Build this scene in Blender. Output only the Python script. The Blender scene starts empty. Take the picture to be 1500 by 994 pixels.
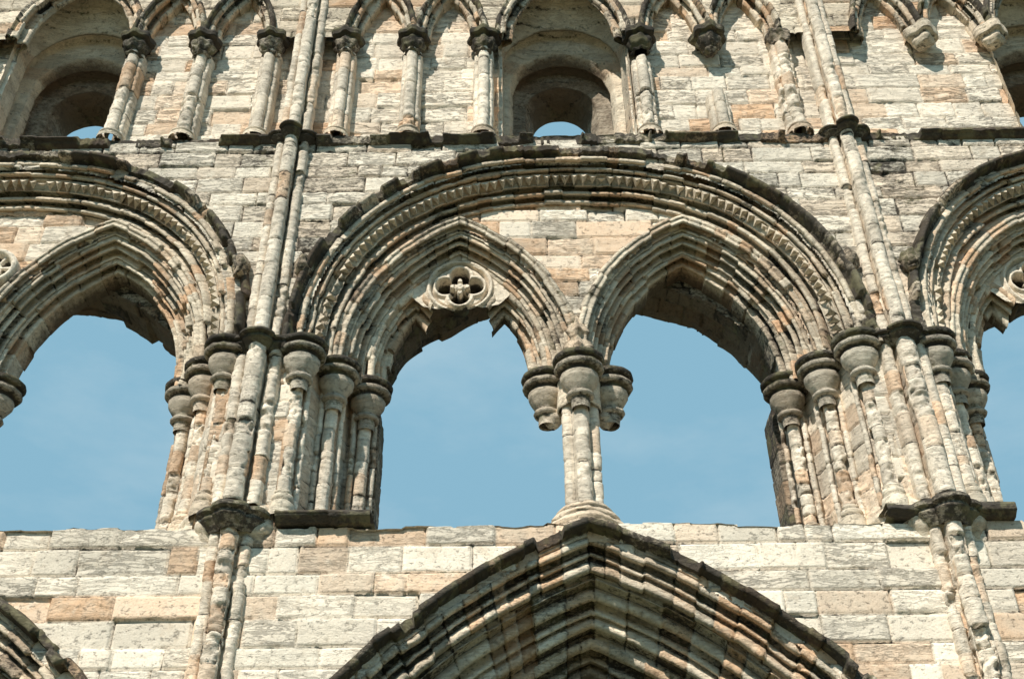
import bpy, math, numpy as np
from mathutils import Matrix, Vector
rs=np.random.RandomState(11)
TAB=rs.rand(65536)
def vn(P):
    I=np.floor(P).astype(np.int64); F=P-I; F=F*F*(3-2*F)
    out=np.zeros(len(P))
    for a in (0,1):
        wa=F[:,0] if a else 1-F[:,0]
        for b in (0,1):
            wb=F[:,1] if b else 1-F[:,1]
            for c in (0,1):
                wc=F[:,2] if c else 1-F[:,2]
                h=((I[:,0]+a)*73856093 ^ (I[:,1]+b)*19349663 ^ (I[:,2]+c)*83492791)&65535
                out+=wa*wb*wc*TAB[h]
    return out*2-1
def fbm(P,o=3):
    s=0;a=.5;P=np.asarray(P,float)
    for i in range(o):
        s=s+a*vn(P+17.3*i); P=P*2.03; a*=.5
    return s
def weather(V,amp=.012,f=5.0):
    m=.35+1.7*np.clip(fbm(V*1.1+40,2)+.1,0,1)
    D=np.stack([fbm(V*f+k*31.7,4) for k in range(3)],1)
    strat=fbm(V*np.array([4,4,18.])+9,3)
    D[:,1]+=strat*.45
    ch=np.clip(fbm(V*10+71,2)-.16,0,1)*3.6
    D[:,1]+=ch
    return V+D*(amp*m)[:,None]*1.25
def h1(i,s=0):
    i=np.asarray(i).astype(np.int64)
    return TAB[((i+977)*2654435761+s*40503+(i*i)*97)&65535]
def mk(name,V,F,T,parent,mat,smooth=True):
    me=bpy.data.meshes.new(name)
    V=np.ascontiguousarray(V,dtype=np.float32); F=np.asarray(F,dtype=np.int32)
    n=len(F);k=F.shape[1]
    me.vertices.add(len(V)); me.vertices.foreach_set("co",V.ravel())
    me.loops.add(n*k); me.loops.foreach_set("vertex_index",F.ravel())
    me.polygons.add(n); me.polygons.foreach_set("loop_start",np.arange(0,n*k,k,dtype=np.int32))
    try: me.polygons.foreach_set("loop_total",np.full(n,k,dtype=np.int32))
    except Exception: pass
    me.polygons.foreach_set("use_smooth",np.full(n,smooth))
    me.update(calc_edges=True); me.validate()
    if T is not None:
        at=me.color_attributes.new("tint",'FLOAT_COLOR','POINT')
        C=np.ones((len(V),4),dtype=np.float32); C[:,:T.shape[1]]=T
        if T.shape[1]==3: C[:,3]=.28
        at.data.foreach_set("color",C.ravel())
    me.materials.append(mat)
    ob=bpy.data.objects.new(name,me); bpy.context.scene.collection.objects.link(ob)
    if parent: ob.parent=parent
    return ob
def empty(name,parent=None):
    ob=bpy.data.objects.new(name,None); ob.empty_display_size=.3
    bpy.context.scene.collection.objects.link(ob)
    if parent: ob.parent=parent
    return ob
def gridF(M,K,closed=False):
    j=np.arange(K if closed else K-1); i=np.arange(M-1)
    I,J=np.meshgrid(i,j,indexing='ij'); J2=(J+1)%K
    return np.stack([I*K+J,I*K+J2,(I+1)*K+J2,(I+1)*K+J],-1).reshape(-1,4)
# ------------------------------------------------------------ material
def stone_mat(name,crust=0.0,bright=1.0,tan=1.0,pale=(.86,.765,.625),grey=(.74,.665,.55)):
    m=bpy.data.materials.new(name); m.use_nodes=True; nt=m.node_tree; N=nt.nodes; L=nt.links
    N.clear()
    def nd(t,**k):
        n=N.new(t)
        for a,b in k.items():
            setattr(n,a,b)
        return n
    def math_(op,a,b=None,c=None,clamp=False):
        n=nd('ShaderNodeMath',operation=op); n.use_clamp=clamp
        for i,x in enumerate((a,b,c)):
            if x is None: continue
            if isinstance(x,(int,float)): n.inputs[i].default_value=x
            else: L.new(x,n.inputs[i])
        return n.outputs[0]
    def ss(x,a,b,lo=0.,hi=1.):
        n=nd('ShaderNodeMapRange',interpolation_type='SMOOTHSTEP'); L.new(x,n.inputs[0])
        n.inputs[1].default_value=a;n.inputs[2].default_value=b;n.inputs[3].default_value=lo;n.inputs[4].default_value=hi
        return n.outputs[0]
    def mix(f,a,b,bt='MIX'):
        n=nd('ShaderNodeMix',data_type='RGBA',blend_type=bt)
        if isinstance(f,(int,float)): n.inputs[0].default_value=f
        else: L.new(f,n.inputs[0])
        for i,x in ((6,a),(7,b)):
            if isinstance(x,tuple): n.inputs[i].default_value=(*x,1)
            else: L.new(x,n.inputs[i])
        return n.outputs[2]
    out=nd('ShaderNodeOutputMaterial'); bs=nd('ShaderNodeBsdfPrincipled')
    L.new(bs.outputs[0],out.inputs[0])
    at=nd('ShaderNodeAttribute',attribute_name='tint'); sp=nd('ShaderNodeSeparateColor'); L.new(at.outputs[0],sp.inputs[0])
    r,g,b=sp.outputs; er=at.outputs['Alpha']
    tc=nd('ShaderNodeTexCoord'); co=tc.outputs['Object']
    def noise(scale,detail,rough,dist=0,mp=None):
        n=nd('ShaderNodeTexNoise'); n.inputs['Scale'].default_value=scale; n.inputs['Detail'].default_value=detail
        n.inputs['Roughness'].default_value=rough; n.inputs['Distortion'].default_value=dist
        if mp:
            q=nd('ShaderNodeMapping'); q.inputs['Scale'].default_value=mp; L.new(co,q.inputs[0]); L.new(q.outputs[0],n.inputs['Vector'])
        else: L.new(co,n.inputs['Vector'])
        return n.outputs[0]
    n1=noise(.9,6,.6); n2=noise(3.0,7,.65,.6,(1,1,4.6)); n3=noise(15,7,.70,0,(1,1,1.6)); n4=noise(4.2,6,.62,.3); n5=noise(60,3,.6)
    base=mix(ss(n1,.38,.62),pale,grey)
    tf=math_('MULTIPLY',r,ss(n4,.3,.6,.65*tan,1.0*tan),clamp=True)
    base=mix(tf,base,(.68,.435,.265))
    base=mix(ss(n4,.54,.72,0,.45),base,(.90,.82,.68))
    base=mix(ss(n4,.30,.46,.45,0),base,(.54,.425,.305))
    val=math_('MULTIPLY_ADD',g,.40,.80*bright)
    cr=ss(math_('ABSOLUTE',math_('SUBTRACT',n2,.5)),.0,.040)
    crd=math_('MULTIPLY',math_('SUBTRACT',1.0,cr),math_('MULTIPLY',er,.40))
    val=math_('MULTIPLY',val,math_('SUBTRACT',1.0,crd))
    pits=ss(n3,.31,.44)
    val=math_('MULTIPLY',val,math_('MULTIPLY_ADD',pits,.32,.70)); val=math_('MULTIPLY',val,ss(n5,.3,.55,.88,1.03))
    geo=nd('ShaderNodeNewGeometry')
    val=math_('MULTIPLY',val,ss(geo.outputs['Pointiness'],.39,.49,.36,1.0))  # occlusion-like shade painted into concave edges, together with weathering dirt
    vc=nd('ShaderNodeCombineXYZ'); [L.new(val,vc.inputs[i]) for i in range(3)]
    col=mix(1.0,base,vc.outputs[0],'MULTIPLY')
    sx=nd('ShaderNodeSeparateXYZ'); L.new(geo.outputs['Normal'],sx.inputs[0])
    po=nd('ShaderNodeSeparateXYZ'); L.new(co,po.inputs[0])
    dn=ss(math_('MULTIPLY',sx.outputs[2],-1.0),.10,.85,0,.28); dp=ss(po.outputs[1],.66,1.10,0,.46)  # soot stain that also paints shade into undersides and deep recesses
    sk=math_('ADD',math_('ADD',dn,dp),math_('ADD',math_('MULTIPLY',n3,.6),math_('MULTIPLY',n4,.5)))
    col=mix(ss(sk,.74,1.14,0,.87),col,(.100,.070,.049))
    up=ss(sx.outputs[2],.35,.95,0,.30)
    k=math_('ADD',b,up); k=math_('ADD',k,crust); k=math_('ADD',k,math_('MULTIPLY',n3,1.3))
    k2=math_('ADD',k,math_('MULTIPLY',n1,.8))
    cf=ss(k2,1.22,1.55,0,.93)
    cc=mix(ss(n4,.48,.62),(.044,.038,.033),(.15,.138,.080))
    col=mix(cf,col,cc)
    L.new(col,bs.inputs['Base Color']); bs.inputs['Roughness'].default_value=.95
    try: bs.inputs['Specular IOR Level'].default_value=.1
    except Exception: pass
    hgt=math_('MULTIPLY',math_('MULTIPLY',cr,er),.65)
    hgt=math_('ADD',hgt,math_('MULTIPLY',pits,.45)); hgt=math_('ADD',hgt,math_('MULTIPLY',n3,.35)); hgt=math_('ADD',hgt,math_('MULTIPLY',n4,.5))
    hgt=math_('ADD',hgt,math_('MULTIPLY',n5,.25))
    bp=nd('ShaderNodeBump'); bp.inputs['Strength'].default_value=.8; bp.inputs['Distance'].default_value=.028
    L.new(hgt,bp.inputs['Height']); L.new(bp.outputs[0],bs.inputs['Normal'])
    return m
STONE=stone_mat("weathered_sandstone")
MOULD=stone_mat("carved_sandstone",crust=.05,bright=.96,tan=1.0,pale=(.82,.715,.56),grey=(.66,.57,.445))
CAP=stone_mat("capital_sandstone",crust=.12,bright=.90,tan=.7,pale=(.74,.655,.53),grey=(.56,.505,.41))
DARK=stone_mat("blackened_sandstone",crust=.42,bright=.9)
# ------------------------------------------------------------ profile helpers
def bumps(a,b,segs,dark=0.0):
    a=np.array(a,float);b=np.array(b,float);d=b-a;L=np.hypot(*d);d/=L
    p=np.array([d[1],-d[0]])
    if p[1]>0: p=-p
    tot=sum(s[0] for s in segs); out=[];s0=0
    for w,am in segs:
        k=max(6,int(w/tot*L/.010)); ts=np.linspace(0,1,k,endpoint=False)
        for t in ts:
            if am>0: h=am*math.sqrt(max(0,1-(2*t-1)**2)); 
            else: h=am*math.sin(math.pi*t)**.6
            q=a+d*L*(s0+t*w)/tot+p*h
            out.append((q[0],q[1],dark+(.22 if am<-.02 else 0)))  # hollows tinted darker: shade painted into the moulding colour
        s0+=w
    out.append((b[0],b[1],dark))
    return out
def line(pts,dark,step=.02):
    o=[]
    for (a,b) in zip(pts[:-1],pts[1:]):
        L=math.dist(a,b);k=max(1,int(L/step))
        for i in range(k):
            t=i/k;o.append((a[0]*(1-t)+b[0]*t,a[1]*(1-t)+b[1]*t,dark))
    o.append((*pts[-1],dark)); return o
class Pointed:
    def __init__(s,cx,z0,c,R,leg=0,f0=None,f1=None):
        s.cx,s.z0,s.c,s.R,s.leg=cx,z0,c,R,leg
        am=math.acos(c/R); s.La=R*am; e=1+leg/s.La
        s.f0=-e if f0 is None else f0; s.f1=e if f1 is None else f1
        s.len=(s.f1-s.f0)*s.La
    def at(s,u,N):
        f=s.f0+(s.f1-s.f0)*u; f=f[:,None]+0*N; g=np.abs(f)
        Rn=s.R+N; am=np.arccos(np.clip(s.c/np.maximum(Rn,.02),-1,1))
        a=(1-np.minimum(g,1))*am
        X=-s.c+Rn*np.cos(a); Z=s.z0+Rn*np.sin(a)
        X=np.maximum(X,0); Z=np.where(g>1,s.z0-(g-1)*s.La,Z)
        return s.cx+np.sign(f+1e-9)*X,Z
    def poly(s,n,k=60):
        u=np.linspace(0,1,k); X,Z=s.at(u,np.full((k,1),n)); return np.stack([X[:,0],Z[:,0]],1)
class Super:
    def __init__(s,cx,z0,a,b,m,leg=0):
        t=np.linspace(math.pi,0,2001)
        x=a*np.sign(np.cos(t))*np.abs(np.cos(t))**(2/m); z=z0+b*np.abs(np.sin(t))**(2/m)
        if leg>0:
            x=np.concatenate([[-a],x,[a]]); z=np.concatenate([[z0-leg],z,[z0-leg]])
        s.x=x+cx;s.z=z; s.s=np.concatenate([[0],np.cumsum(np.hypot(np.diff(x),np.diff(z)))]); s.len=s.s[-1]
    def at(s,u,N):
        q=u*s.len
        f=lambda q:(np.interp(q,s.s,s.x),np.interp(q,s.s,s.z))
        x,z=f(q); e=.10; x1,z1=f(np.clip(q-e,0,s.len)); x2,z2=f(np.clip(q+e,0,s.len))
        dx,dz=x2-x1,z2-z1; l=np.hypot(dx,dz)+1e-9; nx,nz=-dz/l,dx/l
        return x[:,None]+N*nx[:,None], z[:,None]+N*nz[:,None]
    def poly(s,n,k=90):
        u=np.linspace(0,1,k); X,Z=s.at(u,np.full((k,1),n)); return np.stack([X[:,0],Z[:,0]],1)
class HLine:
    def __init__(s,x0,x1,z): s.x0,s.x1,s.z=x0,x1,z; s.len=abs(x1-x0)
    def at(s,u,N): return (s.x0+(s.x1-s.x0)*u)[:,None]+0*N, s.z+N
def voussoirs(L,mean,seed):
    r=np.random.RandomState(seed); e=[0]
    while e[-1]<L: e.append(e[-1]+mean*(.5+1.0*r.rand()))
    return np.array(e)
def sweep(name,path,prof,parent,mat,joint=.26,seed=1,step=.018,jit=.012,groove=.014,amp=.013,breaks=None,tanp=.34,loose=0,jd=.24,rear=0):
    prof=np.array(prof,float);K=len(prof);M=max(4,int(path.len/step)); u=np.linspace(0,1,M); s=u*path.len
    kk=np.arange(K)/K; order=np.minimum((kk*3).astype(int),2)
    VID=np.zeros((M,K),int); G=np.zeros((M,K))
    for q in range(3):
        e=voussoirs(path.len,joint*(1+.15*q),seed+q*13); vid=np.clip(np.searchsorted(e,s,side='right')-1,0,len(e)-2)
        g=np.exp(-(np.minimum(s-e[vid],e[vid+1]-s)/.010)**2); m=order==q
        VID[:,m]=(vid*7+q*1000)[:,None]; G[:,m]=g[:,None]
    rn=(h1(VID,seed)-.5)*2; ry=(h1(VID,seed+5)-.5)*2
    N=prof[None,:,0]+jit*rn+groove*.5*G
    Y=prof[None,:,1]+jit*ry+groove*G
    if loose>0:
        for q in range(3):
            lo=(h1(VID,seed+9+q)>1-loose); w0=h1(VID,seed+12+q); zone=np.clip(1.3-np.abs(kk[None]-w0)/.12,0,1)
            Y=np.where(lo,Y+.050*zone,Y); N=np.where(lo,N+.034*zone,N)
    if rear:
        w=fbm(np.stack([s*1.5,0*s,0*s+seed],1),3)
        N=N+(rear*(w[:,None]+.6*(h1(VID[:,-1:],seed+31)-.5)))*np.clip((prof[None,:,1]-1.1)/.5,0,1)
    if breaks is not None:
        edge=.5+.5*np.sin(s*37+5*np.sin(s*11))
        for (a,b,lim) in breaks:
            w=(u>a)&(u<b); Y[w]=np.maximum(Y[w],(lim-.02*edge[w])[:,None])
    X,Z=path.at(u,N)
    V=np.stack([X,Y,Z],-1).reshape(-1,3)
    V=weather(V,amp)
    T=np.zeros((M,K,3)); T[:,:,0]=np.where(h1(VID,seed+2)<tanp,.4+.6*h1(VID,seed+3),.2*h1(VID,seed+4))
    T[:,:,1]=h1(VID,seed+6); T[:,:,2]=prof[None,:,2]+jd*G+((h1(VID,seed+8)-.5)*.36)
    return mk(name,V,gridF(M,K),T.reshape(-1,3),parent,mat)
def lathe(name,c,prof,parent,mat,seg=30,amp=.008,seed=0,lobes=0,lobeamp=0):
    P=[]
    for (a,b) in zip(prof[:-1],prof[1:]):
        k=max(1,int(math.dist(a[:2],b[:2])/.012))
        for i in range(k):
            t=i/k;P.append([a[j]*(1-t)+b[j]*t for j in range(3)])
    P.append(list(prof[-1]));P=np.array(P);M=len(P)
    th=np.linspace(0,2*math.pi,seg,endpoint=False)
    R=P[:,0][:,None]*(1+0*th)[None]
    if lobes: R=R*(1+lobeamp*np.cos(lobes*th))[None]
    V=np.stack([c[0]+R*np.sin(th),c[1]-R*np.cos(th),c[2]+P[:,1][:,None]+0*R],-1).reshape(-1,3)
    V=weather(V,amp,7)
    T=np.zeros((M,seg,3)); T[:,:,0]=.5*h1(seed,3) ; T[:,:,1]=h1(seed,4); T[:,:,2]=P[:,2][:,None]
    return mk(name,V,gridF(M,seg,True),T.reshape(-1,3),parent,mat)
def resample(out,closed,step=.018):
    out=np.array(out,float); o2=np.vstack([out,out[:1]]) if closed else out
    R=[]
    for a,b in zip(o2[:-1],o2[1:]):
        k=max(1,int(np.hypot(*(b-a))/step))
        for i in range(k): R.append(a+(b-a)*i/k)
    if not closed: R.append(o2[-1])
    return np.array(R)
def extrude(name,out,z0,z1,parent,mat,closed=False,drum=.32,seed=1,jit=.006,amp=.010,step=.016,groove=.016,dark=.0,tanp=.2,split=False,worn=0.0,ypush=.06):
    R=resample(out,closed);K=len(R);M=max(3,int((z1-z0)/step)); z=np.linspace(z0,z1,M)
    c=R.mean(0)
    if split: third=np.clip(((R[:,0]-R[:,0].min())/(np.ptp(R[:,0])+1e-9)*3).astype(int),0,2)
    else: third=np.zeros(K,int)
    G=np.zeros((M,K)); VID=np.zeros((M,K),int); Q=np.zeros((M,K))
    for q in np.unique(third):
        e=voussoirs(z1-z0,drum,seed+q*57); vid=np.clip(np.searchsorted(e,z-z0,side='right')-1,0,len(e)-2)
        d=np.minimum(z-z0-e[vid],e[vid+1]-(z-z0)); g=np.exp(-(d/.007)**2)
        m=third==q; G[:,m]=g[:,None]; VID[:,m]=(vid+q*100)[:,None]; Q[:,m]=((z-z0-e[vid])/(e[vid+1]-e[vid])-.5)[:,None]
    D=R-c; D/= (np.hypot(D[:,0],D[:,1])+1e-9)[:,None]
    XY=R[None]-D[None]*(groove*G)[...,None]
    XY=XY+np.stack([(h1(VID,seed)-.5)*2*jit+Q*(h1(VID,seed+11)-.5)*.010,(h1(VID,seed+1)-.5)*2*jit],-1)
    if worn>0:
        w=(h1(VID,seed+21)<worn)*(.5+h1(VID,seed+22))
        rough=fbm(np.stack([XY[...,0].ravel()*16,XY[...,1].ravel()*16,np.repeat(z,K)*16],1),3).reshape(M,K)
        XY[...,1]+=w*(ypush*.6+ypush*1.4*rough)
    V=np.concatenate([XY,np.broadcast_to(z[:,None,None],(M,K,1))],-1).reshape(-1,3)
    V=weather(V,amp,10)
    T=np.zeros((M,K,3));T[:,:,0]=np.where(h1(VID,seed+2)<tanp,.4+.5*h1(VID,seed+3),.12);T[:,:,1]=h1(VID,seed+4);T[:,:,2]=dark+.42*G+(h1(VID,seed+7)-.5)*.28
    return mk(name,V,gridF(M,K,closed),T.reshape(-1,3),parent,mat)
def stack(name,out,rows,parent,mat,dark=.2,amp=.012,seed=0):
    R=resample(out,False); t=np.gradient(R,axis=0); t/=np.hypot(t[:,0],t[:,1])[:,None]+1e-9
    n=np.stack([t[:,1],-t[:,0]],1)
    for _ in range(5): n[1:-1]=(n[:-2]+n[1:-1]*2+n[2:])/4
    n/=np.hypot(n[:,0],n[:,1])[:,None]
    fine=[]
    for a,b in zip(rows[:-1],rows[1:]):
        k=max(1,int(math.dist(a,b)/.016))
        for q in np.linspace(0,1,k,endpoint=False): fine.append((a[0]*(1-q)+b[0]*q,a[1]*(1-q)+b[1]*q))
    fine.append(rows[-1])
    V=[];
    for o,z in fine: V.append(np.concatenate([R+n*o,np.full((len(R),1),z)],1))
    V=np.array(V).reshape(-1,3); T=np.zeros((len(V),3)); T[:,0]=.1;T[:,1]=.6;T[:,2]=dark
    return mk(name,weather(V,amp,6),gridF(len(fine),len(R)),T,parent,mat)
def circle(cx,cy,r,k=20):
    return [(cx+r*math.sin(a),cy-r*math.cos(a)) for a in np.linspace(0,2*math.pi,k,endpoint=False)]
def arcp(cx,cy,r,a0,a1,k=9):
    return [(cx+r*math.sin(math.radians(a)),cy-r*math.cos(math.radians(a))) for a in np.linspace(a0,a1,k)]
def inside(poly,x,z):
    r=np.zeros(x.shape,bool); n=len(poly)
    for i in range(n):
        x1,z1=poly[i];x2,z2=poly[(i+1)%n]
        if z1==z2: continue
        c=((z1>z)!=(z2>z))&(x<(x2-x1)*(z-z1)/(z2-z1)+x1); r^=c
    return r
# ------------------------------------------------------------ masonry layout
cr=np.random.RandomState(5); CZ=[2.9]
while CZ[-1]<18: CZ.append(CZ[-1]+cr.uniform(.20,.30))
CZ=np.array(CZ); CJ=[]
for i in range(len(CZ)):
    e=[-12+cr.rand()*.5]
    while e[-1]<13: e.append(e[-1]+cr.choice([.30,.42,.54,.66,.85],p=[.15,.25,.28,.22,.10])*cr.uniform(.85,1.15))
    CJ.append(np.array(e))
def masonry(x,z,rough=1.0,tanp=.22):
    wz=z+.010*fbm(np.stack([x*1.3,0*x,z*.8],1),2); wx=x+.010*fbm(np.stack([x*2,0*x+5,z*3],1),2)
    ci=np.clip(np.searchsorted(CZ,wz,side='right')-1,0,len(CZ)-2)
    dz=np.minimum(wz-CZ[ci],CZ[ci+1]-wz); dx=np.zeros_like(x); bid=np.zeros(len(x),np.int64); lx=np.zeros_like(x)
    for c in np.unique(ci):
        m=ci==c; e=CJ[c]; k=np.clip(np.searchsorted(e,wx[m],side='right')-1,0,len(e)-2)
        dx[m]=np.minimum(wx[m]-e[k],e[k+1]-wx[m]); bid[m]=c*1000+k; lx[m]=(wx[m]-e[k])/(e[k+1]-e[k])-.5
    er=h1(bid,1)**1.7*np.minimum(1.3,rough)
    P=np.stack([x,0*x+er*50,z],1)
    d=np.minimum(dx,dz)+.008*fbm(P*np.array([8,1,8.]),2)
    j=1-np.clip(d/.016,0,1); j=j*j*(3-2*j)
    strat=fbm(P*np.array([2.6,1,12.]),4); pit=fbm(P*np.array([9,1,9.]),3)
    h=(h1(bid,2)-.5)*.028+(h1(bid,3)-.5)*.026*lx -.034*j + rough*((.002+.032*er)*np.minimum(strat,.1)*1.3+.009*pit*(.4+er))
    h-=np.where(h1(bid,7)<.06,.02+.02*h1(bid,8),0)
    T=np.zeros((len(x),4)); T[:,0]=np.where(h1(bid,4)<tanp,.35+.65*h1(bid,5),.12*h1(bid,5)); T[:,1]=h1(bid,6)
    T[:,2]=.36*j+.22*np.clip(-strat*3-.3,0,1)*er-.05+np.where(h1(bid,9)<.12,.12,0); T[:,3]=np.clip(er*1.1,0,1)
    return h,T
def sheet(name,x0,x1,z0,z1,Y0,keep,parent,mat,res=.021,top=None,rough=1.0,tanp=.22,dark=0,extra=None):
    nx=int((x1-x0)/res)+1; nz=int((z1-z0)/res)+1
    xs=np.linspace(x0,x1,nx); zs=np.linspace(z0,z1,nz); dxs=xs[1]-xs[0]; dzs=zs[1]-zs[0]
    XC,ZC=np.meshgrid(xs[:-1]+dxs/2,zs[:-1]+dzs/2,indexing='ij')
    K=keep(XC.ravel(),ZC.ravel())
    I,J=np.meshgrid(np.arange(nx-1),np.arange(nz-1),indexing='ij'); I=I.ravel()[K];J=J.ravel()[K]
    F=np.stack([I*nz+J,(I+1)*nz+J,(I+1)*nz+J+1,I*nz+J+1],1)
    used,inv=np.unique(F.ravel(),return_inverse=True); F=inv.reshape(-1,4)
    x=xs[used//nz]; z=zs[used%nz]
    h,T=masonry(x,z,rough(z) if callable(rough) else rough,tanp)
    if extra is not None:
        h,T=extra(x,z,h,T)
    T[:,2]+=dark
    z2=z if top is None else top(x,z)
    V=np.stack([x,Y0-h,z2],1)
    return mk(name,V,F,T,parent,mat)
# ------------------------------------------------------------ layout
BAY=7.04; BX=[.75-BAY,.75,.75+BAY]
SILL=6.83
ruin=empty("abbey_ruin"); ruin["label"]="weathered sandstone gothic abbey ruin with open arches and clustered columns"; ruin["category"]="ruined abbey"
def Big(cx): return Super(cx,9.0,3.28,3.1,2.3,leg=.05)
def Sub(cx,sg): return Pointed(cx+sg*1.38,9.08,.97,2.39,leg=.1)
def Low(cx): return Pointed(cx,.90,2.2,6.345,f0=-.72,f1=.72)
def Barrel(cx): return Super(cx,9.0,2.48,1.92,2.0,leg=.1)
ZS=14.42
def Bl(cx,o): return Pointed(cx+o,ZS,1.35,1.835)
def Win(cx): return Pointed(cx,ZS,.8,1.72,leg=0)
WOFF={0:.25,1:0,2:-.2}
def sill(x):
    b=np.floor(x/.47+.3).astype(int)
    return SILL+(h1(b,77)-.5)*.06+.03*fbm(np.stack([x*6,0*x,0*x],1),3)+np.where(h1(b,79)<.12,-.06,0)
bigs=[Big(c).poly(-.2) for c in BX]; lows=[Low(c).poly(-.15) for c in BX]
def lx(x): return np.min(np.abs(x[:,None]-np.array(BX)[None]),1)
def keep_main(x,z):
    k=np.ones(len(x),bool); l=lx(x)
    k&=~((l<3.12)&(z>sill(x))&(z<9.06))
    for p in bigs: k&=~(inside(p,x,z)&(z>9.0))
    for p in lows: k&=~inside(np.vstack([p,[p[-1][0],2],[p[0][0],2]]),x,z)
    return k
def topf(x,z):
    s=sill(x); m=(lx(x)<3.14)&(z>s-.001)&(z<8)
    return np.where(m,s,z)
def ex_main(x,z,h,T):
    T[:,2]+=np.where(z>9,.12,0)+np.clip((z-11.9)*.12,0,.08)
    T[:,0]*=np.where((z>9),.4,1)
    T[:,2]+=.24*np.clip(fbm(np.stack([x*2.5,0*x,z*.5],1),3)+.1,0,1)*(z>9)
    T[:,1]=np.where(z<7,.15+.85*T[:,1],T[:,1]*.75)
    T[:,3]=np.clip(T[:,3]*np.where(z>9,1.1,.75)+np.where(z>9,.22,0),0,1)
    return h,T
sheet("masonry_wall",-9.3,9.5,3.0,12.33,0,keep_main,ruin,STONE,res=.018,top=topf,tanp=.34,extra=ex_main,rough=lambda z:np.where(z>8,1.15,.8))
for c in BX:
    xs=np.arange(c-3.14,c+3.14,.04); ys=np.linspace(0.0,1.7,24); X,Y=np.meshgrid(xs,ys,indexing='ij')
    Z=sill(X.ravel())+.03*(fbm(np.stack([X.ravel()*3,Y.ravel()*3,0*X.ravel()],1),3))*np.clip(Y.ravel()/.1,0,1)-.004
    T=np.zeros((X.size,3));T[:,1]=.6
    mk("sill",np.stack([X.ravel(),Y.ravel()+.0,Z],1),gridF(len(xs),len(ys)),T,ruin,STONE)
arcs=[]
for i,c in enumerate(BX):
    for o in (-2.53,-1.56,1.56,2.53): arcs.append((i,c,o,Bl(c,o)))
apoly=[a[3].poly(-.07) for a in arcs]; wpoly=[Win(c+WOFF[i]).poly(-.08) for i,c in enumerate(BX)]
def keep_panel(x,z):
    k=np.ones(len(x),bool)
    for i,c in enumerate(BX): k&=~((np.abs(x-c-WOFF[i])<.86))
    return k
def keep_front(x,z):
    k=np.ones(len(x),bool)
    for p in apoly+wpoly: k&=~inside(p,x,z)
    return k
def ex_pan(x,z,h,T):
    T[:,1]=.4+.6*T[:,1]; T[:,2]-=.05; T[:,3]=np.clip(T[:,3]+.15,0,1); return h,T
sheet("clerestory_wall",-9.3,9.5,12.33,15.8,.22,keep_panel,ruin,STONE,res=.02,tanp=.30,extra=ex_pan,rough=1.05)
sheet("clerestory_parapet",-9.3,9.5,ZS,17.2,-.02,keep_front,ruin,MOULD,res=.024,tanp=.15,dark=.1)
def rearkeep(x,z):
    k=np.ones(len(x),bool); l=lx(x)
    k&=~((l<2.42)&(z>SILL)&(z<9.05))
    for c in BX: k&=~(inside(Barrel(c).poly(.10),x,z)&(z>8.9))
    for i,c in enumerate(BX): k&=~((np.abs(x-c)<.60)&(z>12.45)&(z<14.6))
    for c in BX: 
        p=Low(c).poly(-1.13); k&=~inside(np.vstack([p,[p[-1][0],2],[p[0][0],2]]),x,z)
    return k
sheet("rear_wall",-9.3,9.5,3.0,17.2,1.70,rearkeep,ruin,STONE,res=.06)
# ------------------------------------------------------------ string course
def strprof(s=1.0,d=.54):
    return line([(.08,.32),(.045,.0),(.01,-.10*s),(-.03,-.125*s),(-.055,-.07*s),(-.08,-.055*s),(-.11,.03)],d,.016)
rb=np.random.RandomState(3); bpts=[]
for k in range(30): bpts.append((rb.rand(),rb.uniform(.008,.035),rb.uniform(-.05,0.03)))
sweep("string_course",HLine(-9.3,9.5,12.36),strprof(),ruin,MOULD,joint=.6,seed=21,jit=.014,amp=.016,breaks=[(a,a+w,l) for a,w,l in bpts])
# ------------------------------------------------------------ arches
bigprof=(line([(.03,.04),(.02,-.13),(-.01,-.18),(-.045,-.18),(-.065,-.14),(-.07,-.04),(-.10,.0)],.48)
   +bumps((-.10,-.02),(-.60,.38),[(.10,.065),(.09,-.10),(.075,.05),(.03,-.03),(.035,.018),(.15,-.012),(.035,.018),(.08,-.10),(.085,.06),(.08,-.11),(.085,.055),(.03,-.03)],.0)
   +line([(-.60,.39),(-.60,.5)],.0))
subprof=(line([(.02,.42),(.01,.28),(-.02,.25),(-.05,.25)],.15)
   +bumps((-.05,.27),(-.42,.76),[(.08,.055),(.09,-.11),(.04,.02),(.075,.055),(.06,-.06),(.06,.04),(.10,-.11),(.04,.02),(.08,.055),(.08,-.08),(.07,.035)],.0)
   +line([(-.42,.78),(-.42,.85),(-.42,1.02)],.08))
lowprof=(line([(.02,.05),(.0,-.14),(-.02,-.19),(-.075,-.18),(-.09,-.03)],.50)
   +bumps((-.10,-.0),(-.46,.18),[(.04,.02),(.10,.08),(.08,-.10),(.05,.03),(.05,-.05),(.12,.085),(.05,-.05)],.02)+line([(-.46,.2),(-.46,.36)],.3)+bumps((-.48,.34),(-.78,.56),[(.12,.085),(.09,-.10),(.05,.03),(.04,-.05),(.10,.06)],.08)
   +line([(-.78,.56),(-.78,.70)],.4)+bumps((-.80,.68),(-1.15,1.0),[(.12,.085),(.09,-.10),(.05,.03),(.04,-.05),(.11,.07)],.16)+line([(-1.15,1.02),(-1.15,1.70)],.4,.04))
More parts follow.
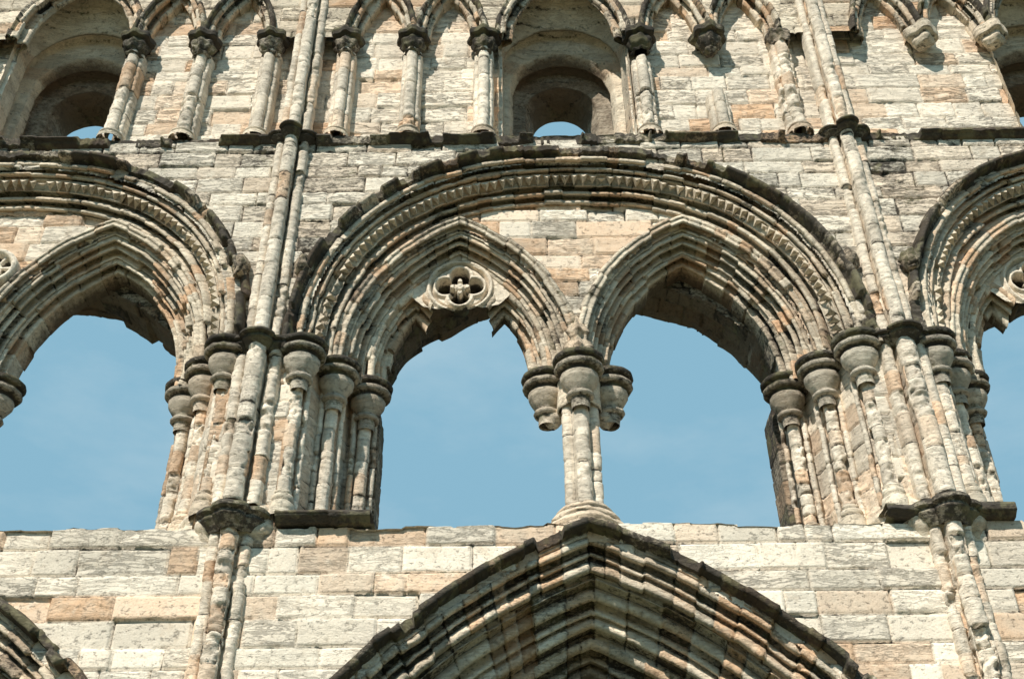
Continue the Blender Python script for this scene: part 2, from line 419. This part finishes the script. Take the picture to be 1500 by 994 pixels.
def dogtooth(path,n,y,parent,u0,u1,sp=.118,s=.055):
    M=int((u1-u0)*path.len/sp); V=[];F=[];u=np.linspace(u0,u1,M)
    X,Z=path.at(u,np.full((M,1),n)); X2,Z2=path.at(u,np.full((M,1),n+.1)); T=[]
    for i in range(M):
        nx,nz=(X2[i,0]-X[i,0])/.1,(Z2[i,0]-Z[i,0])/.1
        nrm=np.array([nx,0,nz]);nrm/=np.linalg.norm(nrm); tan=np.array([nz,0,-nx]); tan/=np.linalg.norm(tan)
        dep=np.array([0,1,0.]); bev=-nrm*.78+dep*.62; bev/=np.linalg.norm(bev)
        out=-nrm*.62-dep*.78; c=np.array([X[i,0],y,Z[i,0]]); b=len(V)
        wv=TAB[(i//3)*11+3]*.7+TAB[i*17+1]*.3; ss_=s*(.8+.4*TAB[i*7])*(.4 if wv<.22 else 1); t2=sp*.50*(.8+.3*TAB[i*5])
        V+= [c+tan*t2-bev*ss_*1.1,c-tan*t2-bev*ss_*1.1,c+bev*ss_*1.4,c+out*ss_*1.1-bev*ss_*.45]
        F+= [(b,b+1,b+3),(b+1,b+2,b+3),(b+2,b,b+3)]; T+=[(.1,.6,.15*TAB[i//4+90])]*4
    return mk("dogtooth_ornament",weather(np.array(V),.010,9),F,np.array(T),parent,MOULD,False)
for i,c in enumerate(BX):
    tri=empty("round_arch",ruin)
    B=Big(c)
    rr=np.random.RandomState(50+i); br=[(a,a+rr.uniform(.006,.03),rr.uniform(-.10,-.02)) for a in rr.rand(14)]
    if i==1: br+= [(.42,.50,-.11),(.50,.60,-.08),(.60,.63,-.03)]
    if i==0: br+= [(.40,.56,-.08),(.65,.72,-.05)]
    sweep("arch_moulding",B,bigprof,tri,MOULD,joint=.25,seed=31+i,breaks=br,loose=.26)
    dogtooth(B,-.345,.140,tri,.04,.97)
    for sg in (-1,1):
        lathe("label_stop",(c+sg*3.16,-.10,10.15),[(.01,.15,.4),(.08,.12,.4),(.11,.05,.3),(.10,-.05,.3),(.06,-.11,.3),(.01,-.13,.3)],tri,MOULD,16,.04,i,3,.2)
    subs=[Sub(c,-1),Sub(c,1)]
    sp=[s.poly(-.12) for s in subs]; bp_=B.poly(-.5)
    def keep_t(x,z):
        k=inside(bp_,x,z)&(z>9.02)
        for p in sp: k&=~inside(p,x,z)
        return k
    sheet("tympanum",c-3.1,c+3.1,9.0,11.75,.36,keep_t,ruin,STONE,res=.018,tanp=.5,rough=1.2)
    for q,s in enumerate(subs):
        pa=empty("pointed_arch",ruin)
        sweep("arch_moulding",s,subprof,pa,MOULD,joint=.24,seed=61+5*i+q,loose=.24,tanp=.36)
    bb=Barrel(c).poly(0.0)
    for s in subs:
        ip=s.poly(-.38)
        def keep_s(x,z): return inside(ip,x,z)&(~inside(bb,x,z))&(z>9.9)
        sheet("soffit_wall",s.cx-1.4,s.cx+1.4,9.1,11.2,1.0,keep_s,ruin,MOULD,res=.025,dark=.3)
    sweep("barrel_arch",Barrel(c),line([(.03,.98),(0,1.0),(0,1.66),(.12,1.72)],.18,.03),ruin,MOULD,joint=.3,seed=90+i,amp=.026,step=.02,jit=.02,rear=.12)
    la=empty("arcade_arch",ruin)
    rr=np.random.RandomState(150+i); br=[(a,a+rr.uniform(.006,.03),rr.uniform(-.14,-.04)) for a in rr.rand(10)]
    sweep("arch_moulding",Low(c),lowprof,la,MOULD,joint=.24,seed=101+i,amp=.016,jit=.017,groove=.022,loose=.34,tanp=.5,step=.019,breaks=br)
# ------------------------------------------------------------ capitals
def capprof(R,h=1.0,d=.16):
    P=[(.01,0,d),(R*.97,0,d+.2),(R*1.04,-.012,d+.28),(R*1.05,-.035,d+.26),(R*1.0,-.055,d+.15),(R*.82,-.065,d+.3),(R*.82,-.09,d+.3),(R*.98,-.105,d+.05),(R*1.0,-.13,d),(R*.93,-.155,d),(R*.70,-.165,d+.3),(R*.69,-.19,d+.2),(R*.78,-.21,.0),(R*.75,-.26,-.05),(R*.58,-.33,-.05),(R*.44,-.375,.1),(R*.40,-.39,.3),(R*.53,-.405,.0),(R*.57,-.425,.0),(R*.52,-.445,.0),(R*.38,-.46,.3),(R*.35,-.56,.1)]
    return [(a,b*h,k) for a,b,k in P]
sd=0
for i,c in enumerate(BX):
    col=empty("column",ruin)
    cl=arcp(0,.41,.080,-100,100,7)+arcp(.135,.53,.070,-35,150,7)+arcp(.10,.70,.08,60,200,5)+arcp(-.10,.70,.08,160,300,5)+arcp(-.135,.53,.070,210,395,7)
    extrude("shaft",[(c+x,y) for x,y in cl],7.15,8.7,col,STONE,closed=True,drum=.24,seed=200+i,amp=.010,tanp=.1,split=True,jit=.006,worn=.2,ypush=.025)
    extrude("impost",[(c+x,y) for x,y in circle(0,.6,.25)],8.55,9.1,col,MOULD,closed=True,seed=210+i)
    for (x,y,R) in ((0,.36,.28),(-.36,.72,.275),(.36,.72,.275)):
        sd+=1; lathe("capital",(c+x,y,9.10),capprof(R,1.18),col,CAP,44,.009,sd,12,.012)
        if x: lathe("corbel",(c+x*.82,y,8.53),[(R*.42,.05,.2),(R*.40,-.02,.1),(R*.25,-.08,.1),(.02,-.13,.1)],col,CAP,20,.01,sd)
    lathe("base",(c,.54,SILL),[(.01,-.03,.1),(.44,-.02,.1),(.46,.08,.1),(.41,.14,.3),(.43,.19,.0),(.39,.24,.0),(.32,.27,.35),(.345,.31,.0),(.32,.35,.0),(.26,.37,.35),(.285,.41,.0),(.25,.45,.1),(.19,.46,.1)],col,MOULD,40,.024,i,4,.06)
    lathe("carved_boss",(c,.30,9.42),[(.01,.28,.1),(.05,.2,0),(.09,.08,.1),(.12,.0,0),(.07,-.08,.1),(.12,-.14,0),(.15,-.22,.1),(.12,-.32,.1)],col,MOULD,20,.05,i,5,.25)
PX=[BX[0]-3.52,BX[0]+3.52,BX[1]+3.52,BX[2]+3.52]
half=[(-1.10,1.66),(-1.10,1.05),(-.98,.94),(-.88,.92),(-.82,.70),(-.76,.56),(-.64,.50),(-.57,.30),(-.50,.16),(-.36,.12),(-.28,.0)]
core=half+[(-x,y) for x,y in half[::-1]]
for i,px in enumerate(PX):
    pier=empty("pier",ruin)
    extrude("core",[(px+x,y) for x,y in core],SILL-.05,9.05,pier,STONE,drum=.25,seed=300+i,amp=.020,tanp=.3,dark=.04)
    for sg in (-1,1):
        sh=.12 if (i,sg) in ((1,-1),(2,1)) else .02
        wr_=.65 if (i,sg)==(2,-1) else .35
        for (x,y) in ((.48,.04),(.80,.46),(1.12,.86)):
            x=x-sh; sd+=1
            extrude("shaft",circle(px+sg*(x-.02),y,.072,8),7.2,8.66,pier,STONE,closed=True,drum=.22,seed=310+sd,amp=.010,jit=.007,tanp=.25,worn=wr_,ypush=.05)
            extrude("shaft",circle(px+sg*(x-.135),y-.01+(.07 if x<.5 else 0),.036,5),7.1,8.9,pier,STONE,closed=True,drum=.26,seed=340+sd,amp=.009,jit=.005,tanp=.2,worn=.3,ypush=.04)
            extrude("shaft",circle(px+sg*(x+.085),y+.10,.034,5),7.1,8.9,pier,STONE,closed=True,drum=.26,seed=640+sd,amp=.009,jit=.005,tanp=.2,worn=.3,ypush=.04)
            lathe("capital",(px+sg*x,y-.01,9.10),capprof(.262,1.1),pier,CAP,40,.009,sd,12,.012)
            lathe("base",(px+sg*(x-.02),y,7.06),[(.13,-.10,.1),(.13,.0,.0),(.125,.05,.0),(.10,.07,.3),(.115,.10,.0),(.108,.135,.0),(.08,.16,.3),(.09,.185,.0),(.065,.21,.1)],pier,MOULD,24,.014,sd)
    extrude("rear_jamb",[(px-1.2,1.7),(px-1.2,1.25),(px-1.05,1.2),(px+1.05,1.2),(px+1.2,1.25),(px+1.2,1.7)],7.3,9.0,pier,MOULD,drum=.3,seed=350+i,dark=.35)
    stack("plinth",[(px+x,y) for x,y in core],[(0,SILL-.16),(.03,SILL-.10),(.08,SILL-.04),(.10,SILL+.02),(.08,SILL+.08),(.05,SILL+.10),(.07,SILL+.15),(.065,SILL+.20),(.02,SILL+.25),(0,SILL+.28)],pier,MOULD,dark=.0,amp=.022)
    ws=empty("wall_shaft",ruin)
    def trip(s=1.0,dy=0): return [(px+x*s,y*s+dy) for x,y in ([(-.225,.08),(-.22,.0)]+arcp(-.155,-.035,.060,-100,90,7)+[(-.095,.03),(-.075,.03)]+arcp(0,-.13,.085,-120,120,9)+[(.075,.03),(.095,.03)]+arcp(.155,-.035,.060,-90,100,7)+[(.22,.0),(.225,.08)])]
    extrude("shaft",trip(1.15,-.02),7.05,9.1,ws,STONE,drum=.27,seed=400+i,tanp=.15,split=True,jit=.007,amp=.011,worn=.3,ypush=.04)
    extrude("shaft",trip(.95),9.1,12.35,ws,STONE,drum=.38,seed=420+i,dark=.07,tanp=.08,split=True,jit=.007,amp=.010,worn=.25,ypush=.04)
    extrude("shaft",trip(.90,.0),12.35,17.2,ws,STONE,drum=.38,seed=440+i,tanp=.08,split=True,jit=.007,amp=.010,worn=.25,ypush=.04)
    extrude("shaft",trip(.98,.02),3.0,6.85,ws,STONE,drum=.19,seed=460+i,amp=.018,jit=.013,groove=.024,tanp=.2,split=True,worn=.4,ypush=.055)
    for (z,R,hh) in ((9.08,.34,.10),(12.38,.26,.08),(6.98,.33,.14)):
        cl=np.array(arcp(-.17,-.03,R*.55,-120,20,9)+arcp(0,-.17,R*.58,-70,70,12)+arcp(.17,-.03,R*.55,-20,120,9))
        rows=[(.2,.01),(1.0,0),(1.06,-.02),(1.06,-.05),(.90,-.07),(.94,-.10),(.78,-.15),(.62,-.2)]
        rows=[(a,b*hh/.12) for a,b in rows]; V=[];T=[];fine=[]
        for a,b in zip(rows[:-1],rows[1:]):
            for t in np.linspace(0,1,5,endpoint=False): fine.append((a[0]*(1-t)+b[0]*t,a[1]*(1-t)+b[1]*t))
        fine.append(rows[-1])
        for s_,dz in fine:
            for x,y in cl: V.append((px+x*s_,.05+(y-.05)*s_,z+dz)); T.append((.05,.4,.46))
        mk("shaft_ring",weather(np.array(V),.012,7),gridF(len(fine),len(cl)),np.array(T),ws,MOULD)
def slab(x0,x1,z,y0=-.15):
    pr=[(.05,.3),(.05,y0+.02),(.03,y0),(-.02,y0),(-.05,y0+.05),(-.07,y0+.08),(-.08,.05)]
    sweep("ledge_slab",HLine(x0,x1,z),line(pr,.6,.016),ruin,DARK,joint=.5,seed=int(abs(x0)*10),amp=.02)
slab(PX[1]+.42,PX[1]+1.36,6.92); slab(PX[2]-.60,PX[2]-.28,6.92); slab(PX[2]+.28,PX[2]+.66,6.92)
# ------------------------------------------------------------ tracery
def tracery(c):
    tr=empty("tracery",ruin); cx=c-1.38; cz=10.42; Y=.64; S=1.18
    hexa=np.array([(-.58,.05),(-.50,.20),(-.30,.38),(0,.50),(.30,.38),(.50,.20),(.58,.05),(.58,-.10),(.44,-.25),(.20,-.31),(.05,-.28),(-.15,-.33),(-.40,-.27),(-.56,-.12)])*np.array([1.08,1.08])+np.array([cx,cz])
    def keep(x,z): return inside(hexa,x,z)
    def ex(x,z,h,T):
        u=(x-cx)/S;v=(z-cz)/S; n_=fbm(np.stack([u*9,0*u,v*9],1),4); h=.018*n_
        rr=np.hypot(u,v); th=np.arctan2(v,u)
        lob=np.minimum.reduce([np.hypot(u-a,v-b) for a,b in ((.145,0),(-.145,0),(0,.135),(0,-.135))])
        hole=np.clip((.102-lob)/.012,0,1)
        ring=np.clip(1.5-np.abs(lob-.125)/.020,0,1)*(lob>.10)*(rr>.14); h+=.040*ring
        out4=np.clip(1.4-np.abs(rr-.285)/.014,0,1); h-=.04*out4
        h+=.045*np.clip(1.4-np.abs(rr-.325)/.022,0,1)
        h-=.26*hole
        boss=np.clip((.085+.035*np.cos(4*th)-rr)/.02,0,1); h=np.where((rr<.14),np.maximum(h,.03*boss-.26*(1-boss)-.03*np.clip(1-np.abs(rr-.05)/.015,0,1)),h)
        dk=hole*(1-boss)  # sunk lobes painted dark, standing in for shaded openings
        T[:,0]=.15;T[:,1]=.65+.5*n_;T[:,2]=-.12+1.4*np.clip(dk,0,1)+.3*out4;T[:,3]=.15
        return h,T
    sheet("tracery_panel",cx-.8,cx+.8,cz-.38,cz+.56,Y,keep,tr,STONE,res=.006,extra=ex)
    small=(bumps((0,.62),(-.20,.92),[(.1,.05),(.07,-.07),(.05,.03),(.05,-.05),(.1,.05)],.0)+line([(-.21,.94),(-.21,1.02)],.05))
    for sg in (-1,1):
        p=Pointed(cx+sg*.54,9.26,1.05,1.56,leg=.2)
        e=1+.2/p.La
        if sg<0: p.f0,p.f1=-e,.26
        else: p.f0,p.f1=-.26,e
        p.len=(p.f1-p.f0)*p.La
        sweep("light_head",p,small,tr,MOULD,joint=.25,seed=500+int(c)+sg,amp=.013,loose=.2)
for c in BX: tracery(c)
def rosette(cx,cz):
    th=np.linspace(0,2*math.pi,72,endpoint=False); V=[];T=[]
    rr=[.27,.27,.25,.225,.205,.19,.17,.15,.13,.11,.09,.07,.05,.03,.005]; yy=[.1,-.05,-.08,-.08,-.05,0,0,0,0,0,0,0,0,-.03,-.05]
    for r,y in zip(rr,yy):
        for t in th:
            lob=abs(math.sin(3*t)); d=0
            if .06<r<.195: d=.08 if abs(r-.13)<.06*lob**.5 and lob>.4 else -.015
            V.append((cx+r*math.cos(t),.30+y+d,cz+r*math.sin(t))); T.append((.05,.9,.8 if d>0 else -.1))
    mk("rosette",weather(np.array(V),.004,8),gridF(len(rr),72,True),np.array(T),ruin,STONE)
rosette(BX[0]+.08,10.5)
# ------------------------------------------------------------ blind arcade
blprof=(line([(.03,.05),(.02,-.10),(-.01,-.14),(-.045,-.12),(-.055,-.05)],.40)+bumps((-.055,-.05),(-.17,.14),[(.08,.04),(.06,-.05),(.08,.035)],.08)+line([(-.17,.15),(-.17,.26)],.12))
for i,c,o,p in arcs:
    if abs(c+o)>9: continue
    sweep("blind_arch",p,blprof,ruin,MOULD,joint=.22,seed=600+int(10*(c+o)),amp=.015,loose=.25)
winprof=(line([(.03,.05),(.02,-.08),(-.01,-.12),(-.05,-.08)],.40)+bumps((-.05,-.08),(-.2,.12),[(.08,.04),(.05,-.05),(.08,.04)],.12)+line([(-.2,.13),(-.06,.2)],.12))
for i,c in enumerate(BX):
    w=c+WOFF[i]
    wr=empty("window_recess",ruin)
    sweep("window_arch",Win(w),winprof,wr,MOULD,joint=.22,seed=700+i,amp=.016,loose=.2)
    rings=[(.12,.90,15.15),(.35,.88,14.95),(.60,.84,14.46),(.62,.95,14.44),(.66,.97,14.42),(.76,.95,14.36),(.80,.76,14.26),(.84,.74,14.24),(.95,.70,14.20),(.98,.79,14.20),(1.02,.80,14.20),(1.12,.76,14.18),(1.16,.52,14.16),(1.35,.45,14.14),(1.70,.41,14.13)]
    V=[];Tt=[]
    K=110;th=np.linspace(0,1,K)
    fine=[]
    for a,b in zip(rings[:-1],rings[1:]):
        k=max(1,int(abs(b[0]-a[0])/.022+abs(b[1]-a[1])/.022))
        for t in np.linspace(0,1,k,endpoint=False): fine.append([a[j]*(1-t)+b[j]*t for j in range(3)])
    fine.append(list(rings[-1]))
    for (y,hw,zs) in fine:
        jl=zs-12.40; al=math.pi*hw; tot=2*jl+al; s=th*tot; wc=w-WOFF[i]*1.1*max(0,(y-.12)/1.58)
        for q in s:
            if q<jl: x_,z_=-hw,12.40+q
            elif q<jl+al:
                a=(q-jl)/hw; x_,z_=-hw*math.cos(a),zs+hw*math.sin(a)*1.0
            else: x_,z_=hw,zs-(q-jl-al)
            cc=int(np.searchsorted(CZ,z_)); jo=min(abs(z_-CZ[cc]),abs(z_-CZ[cc-1]))
            V.append((wc+x_*(1+.02*(jo<.015)),y,z_)); 
            Tt.append((.6*TAB[cc*31%65536]*(TAB[cc*7]<.4),.3+.7*TAB[cc*17],.04+.3*(jo<.015)-.10*(y>.5)))
    mk("reveal",weather(np.array(V),.016,5),gridF(len(fine),K),np.array(Tt),wr,MOULD)
    xs=np.linspace(w-.95,w+.95,40); ys=np.linspace(.0,1.7,40); X,Y=np.meshgrid(xs,ys,indexing='ij')
    V=np.stack([X.ravel(),Y.ravel(),12.40+.03*Y.ravel()],1); T=np.zeros((1600,3));T[:,1]=.5;T[:,2]=.1
    mk("window_sill",weather(V,.02),gridF(40,40),T,wr,MOULD)
full={0:[(-3.0,1),(-2.05,1),(-1.08,1),(1.12,1),(2.05,1),(3.0,1)],
      1:[(-3.0,1),(-2.08,1),(-1.10,1),(1.06,3),(2.02,2),(3.0,5)],
      2:[(-3.0,4),(-2.05,0),(-1.08,0),(1.08,1),(2.05,1),(3.0,1)]}
for i,c in enumerate(BX):
    for o,md in full[i]:
        x=c+o
        if abs(x)>9.2 or md==4: continue
        cn=empty("colonnette",ruin); sd+=1
        top={1:14.15,3:13.95,2:13.25,0:0,5:14.5}[md]
        if top:
            out=[(x-.14,.22),(x-.135,.12)]+arcp(x-.085,.08,.045,-120,90,6)+arcp(x,.02,.075,-110,110,9)+arcp(x+.085,.08,.045,-90,120,6)+[(x+.135,.12),(x+.14,.22)]
            extrude("shaft",out,12.5,top,cn,STONE,drum=.33,seed=800+sd,tanp=.15,amp=.011 if md!=5 else .024,worn=.25 if md!=5 else .6,ypush=.04)
            lathe("base",(x,.06,12.42),[(.17,0,.1),(.17,.05,.1),(.14,.08,.2),(.16,.11,.0),(.12,.15,.1)],cn,MOULD,20,.012,sd)
        if md==2: pr=[(.01,.08,.2),(.23,.08,.5),(.25,.03,.5),(.23,-.04,.5),(.16,-.06,.5),(.18,-.13,.4),(.14,-.21,.4),(.08,-.27,.4),(.10,-.31,.35),(.05,-.36,.35),(.01,-.38,.35)]
        elif md==0: pr=[(.01,.10,.1),(.20,.10,.2),(.21,.02,.15),(.20,-.06,.1),(.14,-.09,.3),(.14,-.16,.1),(.09,-.22,.2),(.01,-.25,.2)]
        elif md==5: pr=[(.01,.05,.2),(.15,.05,.3),(.155,.0,.3),(.12,-.10,.2),(.10,-.16,.2)]
        else: pr=[(.01,.07,.2),(.21,.07,.52),(.225,.03,.52),(.215,-.03,.5),(.14,-.05,.5),(.175,-.12,.32),(.14,-.20,.3),(.08,-.26,.4),(.125,-.30,.3),(.09,-.33,.25)]
        sq=(md==0)
        lathe("capital",(x,.04,ZS-.03),pr,cn,CAP if not sq else MOULD,32,.028,sd,4 if sq else 7,.13 if sq else .10)
for px in PX:
    extrude("arcade_pier",[(px+x,y) for x,y in [(-.3,1.66),(-.42,1.0),(-.3,.3),(-.24,-.02),(.24,-.02),(.3,.3),(.42,1.0),(.3,1.66)]],0,3.3,ruin,STONE,step=.06,drum=.3,seed=900)
# ------------------------------------------------------------ ground
gm=bpy.data.materials.new("grass"); gm.use_nodes=True; nt=gm.node_tree
nz=nt.nodes.new('ShaderNodeTexNoise'); nz.inputs['Scale'].default_value=.8; nz.inputs['Detail'].default_value=8
cr_=nt.nodes.new('ShaderNodeValToRGB'); cr_.color_ramp.elements[0].color=(.05,.06,.024,1); cr_.color_ramp.elements[1].color=(.12,.11,.055,1)
tc=nt.nodes.new('ShaderNodeTexCoord'); nt.links.new(tc.outputs['Object'],nz.inputs['Vector']); nt.links.new(nz.outputs[0],cr_.inputs[0])
nt.links.new(cr_.outputs[0],nt.nodes['Principled BSDF'].inputs['Base Color']); nt.nodes['Principled BSDF'].inputs['Roughness'].default_value=.95
xs=np.linspace(-800,800,41); X,Y=np.meshgrid(xs,xs,indexing='ij')
g=mk("ground",np.stack([X.ravel(),Y.ravel(),0*X.ravel()],1),gridF(41,41),None,None,gm); g["kind"]="structure"; g["label"]="mown green lawn around the ruin"; g["category"]="ground"
# ------------------------------------------------------------ light
el,az=math.radians(44),math.radians(25)
d=Vector((-math.sin(az)*math.cos(el),-math.cos(az)*math.cos(el),math.sin(el)))
sl=bpy.data.lights.new("sun",'SUN'); sl.energy=5.0; sl.angle=math.radians(.5); sl.color=(1,.94,.84)
so=bpy.data.objects.new("sun",sl); bpy.context.scene.collection.objects.link(so); so.rotation_euler=d.to_track_quat('Z','Y').to_euler()
w=bpy.data.worlds.new("World"); bpy.context.scene.world=w; w.use_nodes=True; nt=w.node_tree
bg=nt.nodes['Background']; sky=nt.nodes.new('ShaderNodeTexSky'); sky.sky_type='NISHITA'; sky.sun_disc=False
sky.sun_elevation=el; sky.sun_rotation=math.atan2(d.x,d.y); sky.air_density=1.0; sky.dust_density=1.5; sky.ozone_density=1.0
mx=nt.nodes.new('ShaderNodeMix'); mx.data_type='RGBA'; mx.blend_type='MULTIPLY'; mx.inputs[0].default_value=1; mx.inputs[7].default_value=(2.25,2.65,1.92,1)
dk=nt.nodes.new('ShaderNodeMix'); dk.data_type='RGBA'; dk.blend_type='DARKEN'; dk.inputs[0].default_value=1; dk.inputs[7].default_value=(1.76,3.30,4.30,1)
tcw=nt.nodes.new('ShaderNodeTexCoord'); mp=nt.nodes.new('ShaderNodeMapping'); mp.inputs['Scale'].default_value=(1,1,2.5); nw=nt.nodes.new('ShaderNodeTexNoise'); nw.inputs['Scale'].default_value=4; nw.inputs['Detail'].default_value=7; nw.inputs['Roughness'].default_value=.6
nt.links.new(tcw.outputs['Generated'],mp.inputs[0]); nt.links.new(mp.outputs[0],nw.inputs['Vector'])
mr=nt.nodes.new('ShaderNodeMapRange'); mr.inputs[1].default_value=.50; mr.inputs[2].default_value=.75; mr.inputs[3].default_value=0; mr.inputs[4].default_value=.45
nt.links.new(nw.outputs[0],mr.inputs[0])
m2=nt.nodes.new('ShaderNodeMix'); m2.data_type='RGBA'; m2.inputs[7].default_value=(3.4,4.5,5.1,1)
nt.links.new(mr.outputs[0],m2.inputs[0])
nt.links.new(sky.outputs[0],mx.inputs[6]); nt.links.new(mx.outputs[2],dk.inputs[6]); nt.links.new(dk.outputs[2],m2.inputs[6]); nt.links.new(m2.outputs[2],bg.inputs[0]); bg.inputs[1].default_value=.146
# ------------------------------------------------------------ camera
th=math.radians(37); r=math.radians(.55)
R=Vector((1,0,0)); U=Vector((0,-math.sin(th),math.cos(th))); Fw=Vector((0,math.cos(th),math.sin(th)))
U2=U*math.cos(r)+R*math.sin(r); R2=R*math.cos(r)-U*math.sin(r)
M=Matrix((R2,U2,-Fw)).transposed().to_4x4(); M.translation=Vector((0,-10,1.6))
cd=bpy.data.cameras.new("camera"); cd.sensor_width=36; cd.lens=36*1653/1500; cd.clip_end=3000; cd.clip_start=.1
co=bpy.data.objects.new("camera",cd); bpy.context.scene.collection.objects.link(co); co.matrix_world=M
sc=bpy.context.scene; sc.camera=co
sc.view_settings.view_transform='Standard'; sc.view_settings.look='None'; sc.view_settings.exposure=0
